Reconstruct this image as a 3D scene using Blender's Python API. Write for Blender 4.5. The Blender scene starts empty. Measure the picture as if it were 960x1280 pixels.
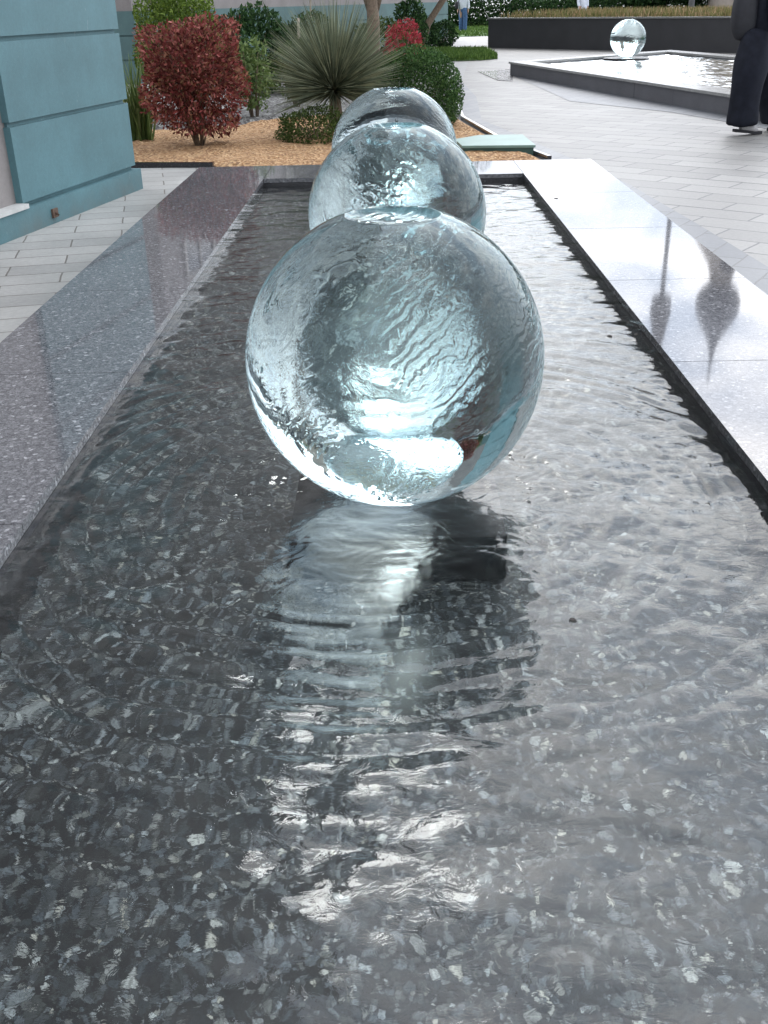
import bpy, bmesh, math, random
import numpy as np
from mathutils import Vector, Matrix

rng = np.random.default_rng(7)
random.seed(7)
R_ = math.radians
SC = bpy.context.scene
COL = SC.collection

# ------------------------------------------------------------------ camera
F, VP, ROLL, CAMH = 1280.0, (484, 2), R_(1.0), 1.35
_d = np.array([VP[0] - 480, -(VP[1] - 640), -F], float); _d /= np.linalg.norm(_d)
_u = np.array([-math.sin(ROLL), math.cos(ROLL), 0.0])
_z = _u - _d * np.dot(_u, _d); _z /= np.linalg.norm(_z)
_x = np.cross(_d, _z)
CR = np.array([_x, _d, _z])
cam_d = bpy.data.cameras.new('camera')
cam_d.sensor_fit = 'VERTICAL'; cam_d.sensor_height = 36.0; cam_d.lens = 36.0 * F / 1280.0
cam_d.clip_start = 0.02; cam_d.clip_end = 2000
cam = bpy.data.objects.new('camera', cam_d); COL.objects.link(cam)
M4 = Matrix([list(CR[0]) + [0], list(CR[1]) + [0], list(CR[2]) + [CAMH], [0, 0, 0, 1]])
cam.matrix_world = M4
SC.camera = cam

def G(px, py, z=0.0):
    w = CR @ np.array([px - 480, -(py - 640), -F]); t = (z - CAMH) / w[2]
    return (w[0] * t, w[1] * t)

# ------------------------------------------------------------------ world and sun
SUN_AZ, SUN_EL = R_(-4), R_(36.6)          # azimuth clockwise from +Y
W = bpy.data.worlds.new('World'); SC.world = W; W.use_nodes = True
nt = W.node_tree; nt.nodes.clear()
def N(nt, t, **kw):
    n = nt.nodes.new(t)
    for k, v in kw.items():
        if k.startswith('i_'):
            key = k[2:]
            n.inputs[int(key) if key.isdigit() else key.replace('_', ' ')].default_value = v
        else: setattr(n, k, v)
    return n
def L(nt, a, b): nt.links.new(a, b)
sky = N(nt, 'ShaderNodeTexSky', sky_type='NISHITA', sun_disc=False, sun_elevation=SUN_EL, sun_rotation=SUN_AZ,
        air_density=1.2, dust_density=2.5)
tc = N(nt, 'ShaderNodeTexCoord')
sep = N(nt, 'ShaderNodeSeparateXYZ'); L(nt, tc.outputs['Generated'], sep.inputs[0])
mx = N(nt, 'ShaderNodeMath', operation='MAXIMUM', i_1=0.06); L(nt, sep.outputs['Z'], mx.inputs[0])
add = N(nt, 'ShaderNodeMath', operation='ADD', i_1=0.15); L(nt, mx.outputs[0], add.inputs[0])
vd = N(nt, 'ShaderNodeVectorMath', operation='DIVIDE')
cb = N(nt, 'ShaderNodeCombineXYZ')
L(nt, add.outputs[0], cb.inputs[0]); L(nt, add.outputs[0], cb.inputs[1]); cb.inputs[2].default_value = 1
L(nt, tc.outputs['Generated'], vd.inputs[0]); L(nt, cb.outputs[0], vd.inputs[1])
cn = N(nt, 'ShaderNodeTexNoise', i_Scale=2.6, i_Detail=9.0, i_Roughness=0.6, i_Distortion=0.4)
L(nt, vd.outputs[0], cn.inputs['Vector'])
cr = N(nt, 'ShaderNodeValToRGB')
cr.color_ramp.elements[0].position = 0.38; cr.color_ramp.elements[0].color = (8.5, 9.8, 12.0, 1)
cr.color_ramp.elements[1].position = 0.62; cr.color_ramp.elements[1].color = (22, 21.8, 22.0, 1)
L(nt, cn.outputs['Fac'], cr.inputs[0])
mixc = N(nt, 'ShaderNodeMix', data_type='RGBA'); mixc.inputs['Factor'].default_value = 0.80
L(nt, sky.outputs[0], mixc.inputs['A'])
# thin cloud is brightest low ahead, towards the veiled sun
lo = N(nt, 'ShaderNodeValToRGB'); le = lo.color_ramp.elements
while len(le) < 5: le.new(0.5)
for e_, (p_, v_) in zip(le, ((0.0, 1.4), (0.15, 1.7), (0.40, 2.35), (0.72, 2.75), (1.0, 1.35))): e_.position = p_; e_.color = (v_, v_, v_, 1)
L(nt, sep.outputs['Z'], lo.inputs[0])
fr = N(nt, 'ShaderNodeMapRange'); fr.inputs['From Min'].default_value = -0.5; fr.inputs['From Max'].default_value = 0.55
fr.inputs['To Min'].default_value = 0.0; fr.inputs['To Max'].default_value = 1.0; L(nt, sep.outputs['Y'], fr.inputs[0])
gm = N(nt, 'ShaderNodeMix', data_type='FLOAT'); L(nt, fr.outputs[0], gm.inputs['Factor']); gm.inputs['A'].default_value = 0.95; L(nt, lo.outputs[0], gm.inputs['B'])
cs = N(nt, 'ShaderNodeVectorMath', operation='SCALE'); L(nt, cr.outputs[0], cs.inputs[0]); L(nt, gm.outputs[0], cs.inputs['Scale'])
L(nt, cs.outputs[0], mixc.inputs['B'])
bg = N(nt, 'ShaderNodeBackground', i_Strength=0.12); L(nt, mixc.outputs['Result'], bg.inputs[0])
wo = N(nt, 'ShaderNodeOutputWorld'); L(nt, bg.outputs[0], wo.inputs[0])

sl = bpy.data.lights.new('sun', 'SUN'); sl.energy = 0.6; sl.angle = R_(12); sl.color = (1, 0.985, 0.965)
so = bpy.data.objects.new('sun', sl); COL.objects.link(so)
sd = Vector((math.sin(SUN_AZ) * math.cos(SUN_EL), math.cos(SUN_AZ) * math.cos(SUN_EL), math.sin(SUN_EL)))
so.rotation_euler = sd.to_track_quat('Z', 'Y').to_euler(); so.location = (6, 20, 30)

SC.view_settings.view_transform = 'Standard'; SC.view_settings.look = 'None'
SC.view_settings.exposure = 0.0; SC.view_settings.gamma = 1.0
SC.render.engine = 'CYCLES'
cy = SC.cycles
cy.use_denoising = True; cy.max_bounces = 20; cy.transmission_bounces = 18; cy.glossy_bounces = 8
cy.diffuse_bounces = 4; cy.transparent_max_bounces = 12; cy.sample_clamp_indirect = 12.0
cy.caustics_refractive = True; cy.caustics_reflective = True; cy.blur_glossy = 0.3

# ------------------------------------------------------------------ helpers
def tag(o, label=None, cat=None, group=None, kind=None):
    if label: o['label'] = label
    if cat: o['category'] = cat
    if group: o['group'] = group
    if kind: o['kind'] = kind
    return o
def empty(name, loc=(0, 0, 0), rz=0.0, label=None, cat=None, group=None):
    o = bpy.data.objects.new(name, None); COL.objects.link(o)
    o.location = loc; o.rotation_euler = (0, 0, rz); o.empty_display_size = 0.2
    return tag(o, label, cat, group)
def link_mesh(name, me, mat, parent=None, loc=(0, 0, 0), smooth=False):
    if mat: me.materials.append(mat)
    if smooth: me.polygons.foreach_set('use_smooth', [True] * len(me.polygons))
    me.update()
    o = bpy.data.objects.new(name, me); COL.objects.link(o); o.location = loc
    if parent: o.parent = parent
    return o
def pyobj(name, vs, fs, mat, parent=None, loc=(0, 0, 0), smooth=False):
    me = bpy.data.meshes.new(name); me.from_pydata([tuple(map(float, v)) for v in vs], [], fs)
    return link_mesh(name, me, mat, parent, loc, smooth)
def quads(name, V, mat, parent=None, loc=(0, 0, 0)):
    """V: (n,4,3) array of quads"""
    n = len(V); me = bpy.data.meshes.new(name)
    me.vertices.add(n * 4); me.vertices.foreach_set('co', V.reshape(-1).astype(np.float32))
    me.loops.add(n * 4); me.loops.foreach_set('vertex_index', np.arange(n * 4, dtype=np.int32))
    me.polygons.add(n); me.polygons.foreach_set('loop_start', np.arange(0, n * 4, 4, dtype=np.int32))
    me.update(calc_edges=True); me.validate()
    return link_mesh(name, me, mat, parent, loc)
def bmobj(name, bm, mat, parent=None, loc=(0, 0, 0), smooth=False, bevel=0, seg=2):
    if bevel:
        bmesh.ops.bevel(bm, geom=[e for e in bm.edges if len(e.link_faces) == 2 and e.calc_face_angle(0) > 0.6],
                        offset=bevel, segments=seg, affect='EDGES', profile=0.6)
    bmesh.ops.recalc_face_normals(bm, faces=bm.faces)
    me = bpy.data.meshes.new(name); bm.to_mesh(me); bm.free()
    return link_mesh(name, me, mat, parent, loc, smooth)
def box(bm, x0, x1, y0, y1, z0, z1):
    vs = [bm.verts.new(p) for p in [(x0,y0,z0),(x1,y0,z0),(x1,y1,z0),(x0,y1,z0),(x0,y0,z1),(x1,y0,z1),(x1,y1,z1),(x0,y1,z1)]]
    for f in [(0,3,2,1),(4,5,6,7),(0,1,5,4),(1,2,6,5),(2,3,7,6),(3,0,4,7)]: bm.faces.new([vs[i] for i in f])
def prism(bm, pts, z0, z1):
    a = [bm.verts.new((p[0], p[1], z0)) for p in pts]; b = [bm.verts.new((p[0], p[1], z1)) for p in pts]
    n = len(pts); bm.faces.new(b); bm.faces.new(a[::-1])
    for i in range(n): bm.faces.new([a[i], a[(i+1) % n], b[(i+1) % n], b[i]])
def tube(bm, pts, rs, seg=8):
    rings = []
    for i, p in enumerate(pts):
        p = Vector(p); d = (Vector(pts[min(i+1, len(pts)-1)]) - Vector(pts[max(i-1, 0)])).normalized()
        a = d.orthogonal().normalized() if abs(d.z) < 0.98 else Vector((1, 0, 0)); a = (a - d * a.dot(d)).normalized(); b = d.cross(a)
        rings.append([bm.verts.new(p + (a * math.cos(t) + b * math.sin(t)) * rs[i]) for t in [2*math.pi*k/seg for k in range(seg)]])
    for i in range(len(rings) - 1):
        for k in range(seg): bm.faces.new([rings[i][k], rings[i][(k+1) % seg], rings[i+1][(k+1) % seg], rings[i+1][k]])
    bm.faces.new(rings[0][::-1]); bm.faces.new(rings[-1])
def lathe(bm, prof, seg=48, c=(0, 0)):
    """prof: list of (r,z) from bottom to top; r=0 ends make poles"""
    rings = []
    for r, z in prof:
        if r < 1e-6: rings.append([bm.verts.new((c[0], c[1], z))])
        else: rings.append([bm.verts.new((c[0] + r*math.cos(2*math.pi*k/seg), c[1] + r*math.sin(2*math.pi*k/seg), z)) for k in range(seg)])
    for a, b in zip(rings[:-1], rings[1:]):
        for k in range(seg):
            k2 = (k+1) % seg
            if len(a) == 1: bm.faces.new([a[0], b[k2], b[k]])
            elif len(b) == 1: bm.faces.new([a[k], a[k2], b[0]])
            else: bm.faces.new([a[k], a[k2], b[k2], b[k]])
    if len(rings[0]) > 1: bm.faces.new(rings[0][::-1])
    if len(rings[-1]) > 1: bm.faces.new(rings[-1])

# ------------------------------------------------------------------ materials
class MT:
    def __init__(s, name, rough=0.6, col=(0.5, 0.5, 0.5), spec=0.5, metal=0.0):
        s.m = bpy.data.materials.new(name); s.m.use_nodes = True; s.t = s.m.node_tree
        s.b = s.t.nodes['Principled BSDF']; s.b.inputs['Base Color'].default_value = (*col, 1)
        s.b.inputs['Roughness'].default_value = rough; s.b.inputs['Specular IOR Level'].default_value = spec
        s.b.inputs['Metallic'].default_value = metal
        s.tc = s.n('ShaderNodeTexCoord'); s.co = s.tc.outputs['Object']
    def n(s, t, **kw): return N(s.t, t, **kw)
    def l(s, a, b): s.t.links.new(a, b)
    def map(s, scale=(1, 1, 1), rot=(0, 0, 0), src=None):
        m = s.n('ShaderNodeMapping'); m.inputs['Scale'].default_value = scale; m.inputs['Rotation'].default_value = rot
        s.l(src or s.co, m.inputs[0]); return m.outputs[0]
    def noise(s, scale, detail=4, rough=0.55, dist=0.0, src=None):
        n = s.n('ShaderNodeTexNoise', i_Scale=scale, i_Detail=detail, i_Roughness=rough, i_Distortion=dist); s.l(src or s.co, n.inputs['Vector']); return n
    def vor(s, scale, feature='F1', src=None, rnd=1.0):
        n = s.n('ShaderNodeTexVoronoi', feature=feature, i_Scale=scale); s.l(src or s.co, n.inputs['Vector']); n.inputs['Randomness'].default_value = rnd; return n
    def ramp(s, fac, stops, interp='LINEAR'):
        r = s.n('ShaderNodeValToRGB'); r.color_ramp.interpolation = interp; e = r.color_ramp.elements
        while len(e) < len(stops): e.new(0.5)
        for i, (p, c) in enumerate(stops):
            e[i].position = p; e[i].color = (*c, 1) if not isinstance(c, (int, float)) else (c, c, c, 1)
        s.l(fac, r.inputs[0]); return r.outputs[0]
    def mix(s, fac, a, b, mode='MIX'):
        m = s.n('ShaderNodeMix', data_type='RGBA', blend_type=mode)
        for k, v in (('Factor', fac), ('A', a), ('B', b)):
            if isinstance(v, (int, float)): m.inputs[k].default_value = v if k == 'Factor' else (v, v, v, 1)
            elif isinstance(v, tuple): m.inputs[k].default_value = (*v, 1)
            else: s.l(v, m.inputs[k])
        return m.outputs['Result']
    def math(s, op, a, b=0.0, c=None):
        m = s.n('ShaderNodeMath', operation=op)
        for i, v in enumerate((a, b) if c is None else (a, b, c)):
            if isinstance(v, (int, float)): m.inputs[i].default_value = v
            else: s.l(v, m.inputs[i])
        return m.outputs[0]
    def col(s, c): s.l(c, s.b.inputs['Base Color'])
    def rough(s, c): s.l(c, s.b.inputs['Roughness'])
    def bump(s, h, strength=0.3, dist=0.01):
        b = s.n('ShaderNodeBump', i_Strength=strength, i_Distance=dist); s.l(h, b.inputs['Height']); s.l(b.outputs[0], s.b.inputs['Normal']); return b

# granite of the coping (polished, speckled) and the basin floor
def flakes(name, scale, wob=0.02):
    # large crystal granite: angular flakes from near black to silver, dark gaps, faint second layer
    t = MT(name, 0.4)
    wn = t.noise(30, 3); w = t.n('ShaderNodeVectorMath', operation='SCALE'); w.inputs['Scale'].default_value = wob
    t.l(wn.outputs['Color'], w.inputs[0])
    ad = t.n('ShaderNodeVectorMath', operation='ADD'); t.l(t.co, ad.inputs[0]); t.l(w.outputs[0], ad.inputs[1]); src = ad.outputs[0]
    def layer(sc, ch, dark):
        v = t.vor(sc, src=src); e = t.vor(sc, 'DISTANCE_TO_EDGE', src=src)
        sc_ = t.n('ShaderNodeSeparateColor'); t.l(v.outputs['Color'], sc_.inputs[0])
        c = t.ramp(sc_.outputs[ch], [(0.0, (0.004, 0.005, 0.005)), (0.35, (0.014, 0.018, 0.019)), (0.6, (0.05, 0.06, 0.063)), (0.8, (0.12, 0.137, 0.14)), (0.94, (0.22, 0.24, 0.235)), (1.0, (0.48, 0.50, 0.46))])
        tint = t.ramp(sc_.outputs[(ch + 1) % 3], [(0.0, (0.85, 0.92, 1.0)), (0.6, (1, 1, 1)), (1.0, (1.05, 1.0, 0.90))])
        c = t.mix(1.0, c, tint, 'MULTIPLY')
        return t.mix(t.ramp(e.outputs['Distance'], [(0.0, 1.0), (dark, 0.0)]), c, (0.006, 0.006, 0.007)), sc_.outputs[2]
    a, fa = layer(scale, 0, 0.10); b, fb = layer(scale * 1.9, 1, 0.12)
    c = t.mix(t.math('GREATER_THAN', fa, 0.52), a, b)
    f = t.noise(180, 3, 0.7); c = t.mix(0.9, c, t.ramp(f.outputs['Fac'], [(0.32, 0.3), (0.68, 1.7)]), 'MULTIPLY')
    cl = t.noise(1.1, 4); c = t.mix(0.7, c, t.ramp(cl.outputs['Fac'], [(0.35, 0.7), (0.65, 1.3)]), 'MULTIPLY')
    t.col(c); return t.m
def granite(name, scale, dark, mid, light, rough, seam=None, bumpv=0.06, big=0.0, wob=0.03, white=0.93, rv=0.10, spec=0.5):
    t = MT(name, rough, spec=spec)
    wn = t.noise(14, 3); w = t.n('ShaderNodeVectorMath', operation='SCALE'); w.inputs['Scale'].default_value = wob
    t.l(wn.outputs['Color'], w.inputs[0])
    ad = t.n('ShaderNodeVectorMath', operation='ADD'); t.l(t.co, ad.inputs[0]); t.l(w.outputs[0], ad.inputs[1]); src = ad.outputs[0]
    v1 = t.vor(scale, src=src); v2 = t.vor(scale * 2.3, src=src)
    s1 = t.n('ShaderNodeSeparateColor'); t.l(v1.outputs['Color'], s1.inputs[0])
    s2 = t.n('ShaderNodeSeparateColor'); t.l(v2.outputs['Color'], s2.inputs[0])
    c1 = t.ramp(s1.outputs[0], [(0.0, dark), (0.55, mid), (white, tuple(x*1.6 for x in mid)), (1.0, light)])
    c2 = t.ramp(s2.outputs[1], [(0.0, tuple(x*0.6 for x in dark)), (0.6, mid), (1.0, tuple(x*2.0 for x in mid))])
    c = t.mix(0.42, c1, c2)
    ed = t.vor(scale, 'DISTANCE_TO_EDGE', src=src)
    c = t.mix(t.ramp(ed.outputs['Distance'], [(0.0, 0.75), (0.08, 0.0)]), c, tuple(x*0.5 for x in dark))
    cl = t.noise(1.3, 5); c = t.mix(t.math('MULTIPLY', cl.outputs['Fac'], 0.35), c, tuple(x*1.15 for x in mid))
    if seam:
        sp = t.n('ShaderNodeSeparateXYZ'); t.l(t.co, sp.inputs[0])
        for axis, per, off in seam:
            f = t.math('PINGPONG', t.math('ADD', sp.outputs[axis], off), per / 2)
            c = t.mix(t.math('LESS_THAN', f, 0.004), c, (0.012, 0.012, 0.013))
    t.col(c)
    rn = t.noise(5, 6, 0.7)
    t.rough(t.math('ADD', t.math('MULTIPLY', rn.outputs['Fac'], rv), rough - rv*0.5))
    t.bump(t.noise(220, 3).outputs['Fac'], bumpv, 0.002)
    return t.m
M_COPE = granite('granite_coping', 85, (0.045, 0.045, 0.052), (0.15, 0.15, 0.158), (0.6, 0.6, 0.62), 0.05, bumpv=0.0, rv=0.05, spec=0.5)
M_FLOOR = flakes('granite_basin', 50)
M_WALL = granite('granite_dark', 110, (0.012, 0.012, 0.014), (0.03, 0.029, 0.033), (0.10, 0.1, 0.11), 0.06, bumpv=0.01, rv=0.02)
M_BLACK = MT('black_stone', 0.2, (0.01, 0.01, 0.011)).m

def stone_dark():
    t = MT('planter_stone', 0.45); n = t.noise(2.5, 6, 0.6); f = t.noise(160, 2)
    c = t.ramp(n.outputs['Fac'], [(0.3, (0.075, 0.075, 0.085)), (0.7, (0.115, 0.115, 0.13))])
    c = t.mix(0.3, c, t.ramp(f.outputs['Fac'], [(0.4, 0.03), (0.6, 0.16)]))
    br = t.n('ShaderNodeTexBrick', offset=0.0, i_Scale=1.0); br.inputs['Mortar Size'].default_value = 0.004
    br.inputs['Brick Width'].default_value = 1.2; br.inputs['Row Height'].default_value = 5.0
    t.l(t.co, br.inputs['Vector'])
    c = t.mix(t.math('MULTIPLY', br.outputs['Fac'], 0.6), c, (0.02, 0.02, 0.022)); t.col(c)
    t.bump(f.outputs['Fac'], 0.2, 0.003); return t.m
M_PLANTER = stone_dark()
M_CAP = granite('pale_granite_cap', 80, (0.12, 0.12, 0.12), (0.27, 0.27, 0.26), (0.5, 0.5, 0.5), 0.25)

def pavers(name, bw, rh, rot, c1, c2, mort, msize=0.006, rough=0.55, offset=0.5, thick=0.0, spec=0.5, loc=(0,0,0)):
    t = MT(name, rough, spec=spec)
    mp = t.n('ShaderNodeMapping'); mp.inputs['Rotation'].default_value = (0, 0, rot); mp.inputs['Location'].default_value = loc
    wn = t.noise(6, 2); w = t.n('ShaderNodeVectorMath', operation='SCALE'); w.inputs['Scale'].default_value = 0.012
    t.l(wn.outputs['Color'], w.inputs[0]); ad = t.n('ShaderNodeVectorMath', operation='ADD')
    t.l(t.co, ad.inputs[0]); t.l(w.outputs[0], ad.inputs[1]); t.l(ad.outputs[0], mp.inputs[0])
    br = t.n('ShaderNodeTexBrick', offset=offset, i_Scale=1.0)
    br.inputs['Mortar Size'].default_value = msize; br.inputs['Brick Width'].default_value = bw; br.inputs['Row Height'].default_value = rh
    br.inputs['Mortar Smooth'].default_value = 0.3
    br.inputs['Color1'].default_value = (*c1, 1); br.inputs['Color2'].default_value = (*c2, 1); br.inputs['Mortar'].default_value = (*mort, 1)
    t.l(mp.outputs[0], br.inputs['Vector'])
    n1 = t.noise(0.9, 6, 0.65); n2 = t.noise(35, 4, 0.7)
    c = t.mix(0.8, br.outputs['Color'], t.ramp(n1.outputs['Fac'], [(0.3, 0.62), (0.7, 1.0)]), 'MULTIPLY')
    c = t.mix(0.55, c, t.ramp(n2.outputs['Fac'], [(0.3, 0.7), (0.7, 1.1)]), 'MULTIPLY')
    if thick:   # every other long joint is a wider open joint
        sp = t.n('ShaderNodeSeparateXYZ'); t.l(mp.outputs[0], sp.inputs[0])
        f = t.math('PINGPONG', sp.outputs[1], rh)
        m = t.math('LESS_THAN', f, thick)
        nn = t.noise(1.7, 2); m2 = t.math('MULTIPLY', m, t.math('GREATER_THAN', nn.outputs['Fac'], 0.5))
        c = t.mix(m2, c, tuple(x * 0.7 for x in mort))
    t.col(c)
    t.rough(t.math('ADD', t.math('MULTIPLY', n1.outputs['Fac'], 0.3), rough - 0.15))
    t.bump(t.math('SUBTRACT', t.math('MULTIPLY', n2.outputs['Fac'], 0.25), br.outputs['Fac']), 0.5, 0.004)
    return t.m
M_PAVE = pavers('plaza_pavers', 0.60, 0.30, R_(38), (0.29, 0.282, 0.265), (0.215, 0.21, 0.198), (0.09, 0.09, 0.095), 0.008, 0.5, thick=0.013)
M_STRIP = pavers('dark_pavers', 0.40, 0.20, R_(-58), (0.14, 0.15, 0.165), (0.105, 0.115, 0.13), (0.06, 0.06, 0.065), 0.006, 0.42)
M_TILE = pavers('pale_tiles', 0.62, 0.235, R_(-12), (0.47, 0.465, 0.44), (0.37, 0.368, 0.35), (0.17, 0.15, 0.13), 0.006, 0.5)
M_GROUND = pavers('far_paving', 0.6, 0.3, R_(20), (0.30, 0.30, 0.295), (0.26, 0.26, 0.255), (0.2, 0.2, 0.2), 0.006, 0.5)

def simple(name, col, rough=0.6, var=0.15, scale=8.0, bump=0.15, bscale=90, spec=0.5, metal=0.0):
    t = MT(name, rough, spec=spec, metal=metal); n = t.noise(scale, 5, 0.6)
    t.col(t.ramp(n.outputs['Fac'], [(0.3, tuple(x*(1-var) for x in col)), (0.7, tuple(min(1, x*(1+var)) for x in col))]))
    if bump: t.bump(t.noise(bscale, 3).outputs['Fac'], bump, 0.004)
    return t.m
def plaster(name, col):
    t = MT(name, 0.62); n = t.noise(1.6, 6, 0.65); n2 = t.noise(40, 4, 0.7)
    c = t.ramp(n.outputs['Fac'], [(0.3, tuple(x*0.80 for x in col)), (0.7, tuple(x*1.16 for x in col))])
    c = t.mix(0.25, c, t.ramp(n2.outputs['Fac'], [(0.35, 0.7), (0.65, 1.15)]), 'MULTIPLY')
    sc = t.noise(9, 8, 0.8, 1.5, src=t.map((1, 1, 0.5)))
    c = t.mix(t.ramp(sc.outputs['Fac'], [(0.64, 0.0), (0.70, 0.45)]), c, (0.45, 0.5, 0.48))
    sp = t.n('ShaderNodeSeparateXYZ'); t.l(t.co, sp.inputs[0])
    dn = t.noise(5, 5, 0.7)
    dirt = t.math('MULTIPLY', t.ramp(sp.outputs[2], [(0.0, 1.0), (0.16, 0.0)]), t.ramp(dn.outputs['Fac'], [(0.35, 0.0), (0.65, 0.7)]))
    c = t.mix(dirt, c, (0.10, 0.115, 0.11)); t.col(c)
    t.bump(t.noise(120, 5, 0.7).outputs['Fac'], 0.35, 0.004); return t.m
M_TEAL = plaster('teal_render', (0.08, 0.174, 0.195))
M_TEALF = plaster('teal_render_far', (0.07, 0.14, 0.14))
M_PINK = plaster('taupe_render', (0.22, 0.20, 0.192))
M_LEDGE = simple('pale_ledge', (0.5, 0.5, 0.48), 0.55)
M_WIN = MT('window_glass', 0.05, (0.02, 0.03, 0.035), 0.8).m
M_FRAME = simple('window_frame', (0.42, 0.40, 0.37), 0.5, bump=0)
M_RUST = simple('rusty_steel', (0.10, 0.06, 0.04), 0.7, 0.4, 60)
def mulch():
    t = MT('mulch', 0.85); v = t.vor(42); s = t.n('ShaderNodeSeparateColor'); t.l(v.outputs['Color'], s.inputs[0])
    c = t.ramp(s.outputs[0], [(0.0, (0.16, 0.085, 0.04)), (0.5, (0.38, 0.21, 0.09)), (1.0, (0.62, 0.42, 0.23))])
    c = t.mix(t.math('MULTIPLY', t.noise(3, 4).outputs['Fac'], 0.4), c, (0.33, 0.17, 0.07)); t.col(c)
    t.bump(v.outputs['Distance'], 0.9, 0.02); return t.m
M_MULCH = mulch()
def soil():
    t = MT('gravel_soil', 0.9); v = t.vor(30); s = t.n('ShaderNodeSeparateColor'); t.l(v.outputs['Color'], s.inputs[0])
    t.col(t.ramp(s.outputs[0], [(0.0, (0.05, 0.045, 0.045)), (0.6, (0.12, 0.115, 0.11)), (1.0, (0.3, 0.3, 0.28))]))
    t.bump(v.outputs['Distance'], 0.8, 0.02); return t.m
M_SOIL = soil()
M_LAWN = simple('lawn_ground', (0.07, 0.13, 0.03), 0.9, 0.3, 3, 0.6, 60)
M_COVER = simple('green_cover', (0.17, 0.28, 0.25), 0.45, 0.12, 4, 0.1)
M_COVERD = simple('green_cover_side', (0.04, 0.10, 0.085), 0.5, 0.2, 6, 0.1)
M_BARK = simple('bark', (0.16, 0.12, 0.085), 0.9, 0.4, 25, 0.8, 60)
M_CLOTHD = simple('dark_navy_cloth', (0.012, 0.014, 0.022), 0.85, 0.3, 12, 0.4, 300, spec=0.2)
M_JEANS = simple('blue_denim', (0.06, 0.12, 0.24), 0.85, 0.3, 14, 0.4, 300, spec=0.2)
M_SHIRT = simple('white_cloth', (0.62, 0.66, 0.74), 0.8, 0.08, 8, 0.3, 300, spec=0.2)
M_SKIN = simple('skin', (0.42, 0.26, 0.19), 0.5, 0.08, 10, 0.0)
M_HAIR = simple('dark_hair', (0.02, 0.015, 0.012), 0.6, 0.3, 40, 0.3)
M_SHOEG = simple('grey_shoe_mesh', (0.38, 0.37, 0.37), 0.7, 0.2, 40, 0.3, 300)
M_SOLE = simple('dark_rubber', (0.018, 0.018, 0.022), 0.7, 0.2, 30, 0.0)
M_BAG = simple('black_bag', (0.015, 0.016, 0.022), 0.6, 0.2, 20, 0.2)
M_STONE = simple('sandstone', (0.30, 0.26, 0.22), 0.8, 0.15, 3)
M_DOME = simple('slate_dome', (0.10, 0.11, 0.13), 0.5, 0.2, 3)
M_STEEL = simple('grey_painted_steel', (0.14, 0.145, 0.15), 0.45, 0.1, 6, 0)
M_CANVAS = simple('grey_canvas', (0.20, 0.20, 0.21), 0.8, 0.15, 6)
M_WOOD = simple('weathered_stake', (0.35, 0.30, 0.24), 0.85, 0.2, 30)

def leafmat(name, stops, rough=0.5, trans=0.25):
    t = MT(name, rough + .15, spec=0.18); g = t.n('ShaderNodeNewGeometry')
    c = t.ramp(g.outputs['Random Per Island'], stops)
    n = t.noise(4.0, 3); c = t.mix(0.5, c, t.ramp(n.outputs['Fac'], [(0.35, 0.6), (0.65, 1.35)]), 'MULTIPLY')
    t.col(c)
    tr = t.n('ShaderNodeBsdfTranslucent'); t.l(c, tr.inputs[0]); ms = t.n('ShaderNodeMixShader'); ms.inputs[0].default_value = trans
    out = t.t.nodes['Material Output']; t.l(t.b.outputs[0], ms.inputs[1]); t.l(tr.outputs[0], ms.inputs[2]); t.l(ms.outputs[0], out.inputs[0])
    return t.m
M_LRED = leafmat('red_leaves', [(0, (0.06, 0.018, 0.014)), (0.35, (0.16, 0.04, 0.035)), (0.65, (0.28, 0.065, 0.06)), (0.8, (0.24, 0.14, 0.07)), (1, (0.52, 0.17, 0.16))])
M_LRED2 = leafmat('crimson_leaves', [(0, (0.10, 0.12, 0.04)), (0.3, (0.25, 0.03, 0.04)), (1, (0.5, 0.07, 0.09))])
M_LBOX = leafmat('box_leaves', [(0, (0.018, 0.045, 0.014)), (0.6, (0.05, 0.11, 0.03)), (1, (0.11, 0.19, 0.06))])
M_LTOP = leafmat('topiary_leaves', [(0, (0.05, 0.09, 0.015)), (0.6, (0.12, 0.19, 0.03)), (1, (0.22, 0.30, 0.06))])
M_LDARK = leafmat('dark_leaves', [(0, (0.012, 0.032, 0.012)), (0.7, (0.03, 0.075, 0.022)), (1, (0.07, 0.13, 0.04))])
M_LOLIVE = leafmat('olive_leaves', [(0, (0.03, 0.048, 0.012)), (0.6, (0.06, 0.10, 0.022)), (1, (0.12, 0.16, 0.05))])
M_LLIGHT = leafmat('light_leaves', [(0, (0.06, 0.10, 0.03)), (0.6, (0.13, 0.2, 0.06)), (1, (0.25, 0.32, 0.14))])
M_BLADE = leafmat('yucca_blades', [(0, (0.08, 0.10, 0.065)), (0.6, (0.17, 0.20, 0.13)), (1, (0.33, 0.35, 0.23))], 0.45, 0.1)
M_GRASSY = leafmat('planter_grass', [(0, (0.10, 0.12, 0.04)), (0.5, (0.20, 0.19, 0.07)), (0.8, (0.32, 0.22, 0.12)), (1, (0.42, 0.30, 0.18))])
M_GRASS = leafmat('lawn_grass', [(0, (0.035, 0.075, 0.015)), (0.6, (0.08, 0.15, 0.03)), (1, (0.16, 0.24, 0.06))])

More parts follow.
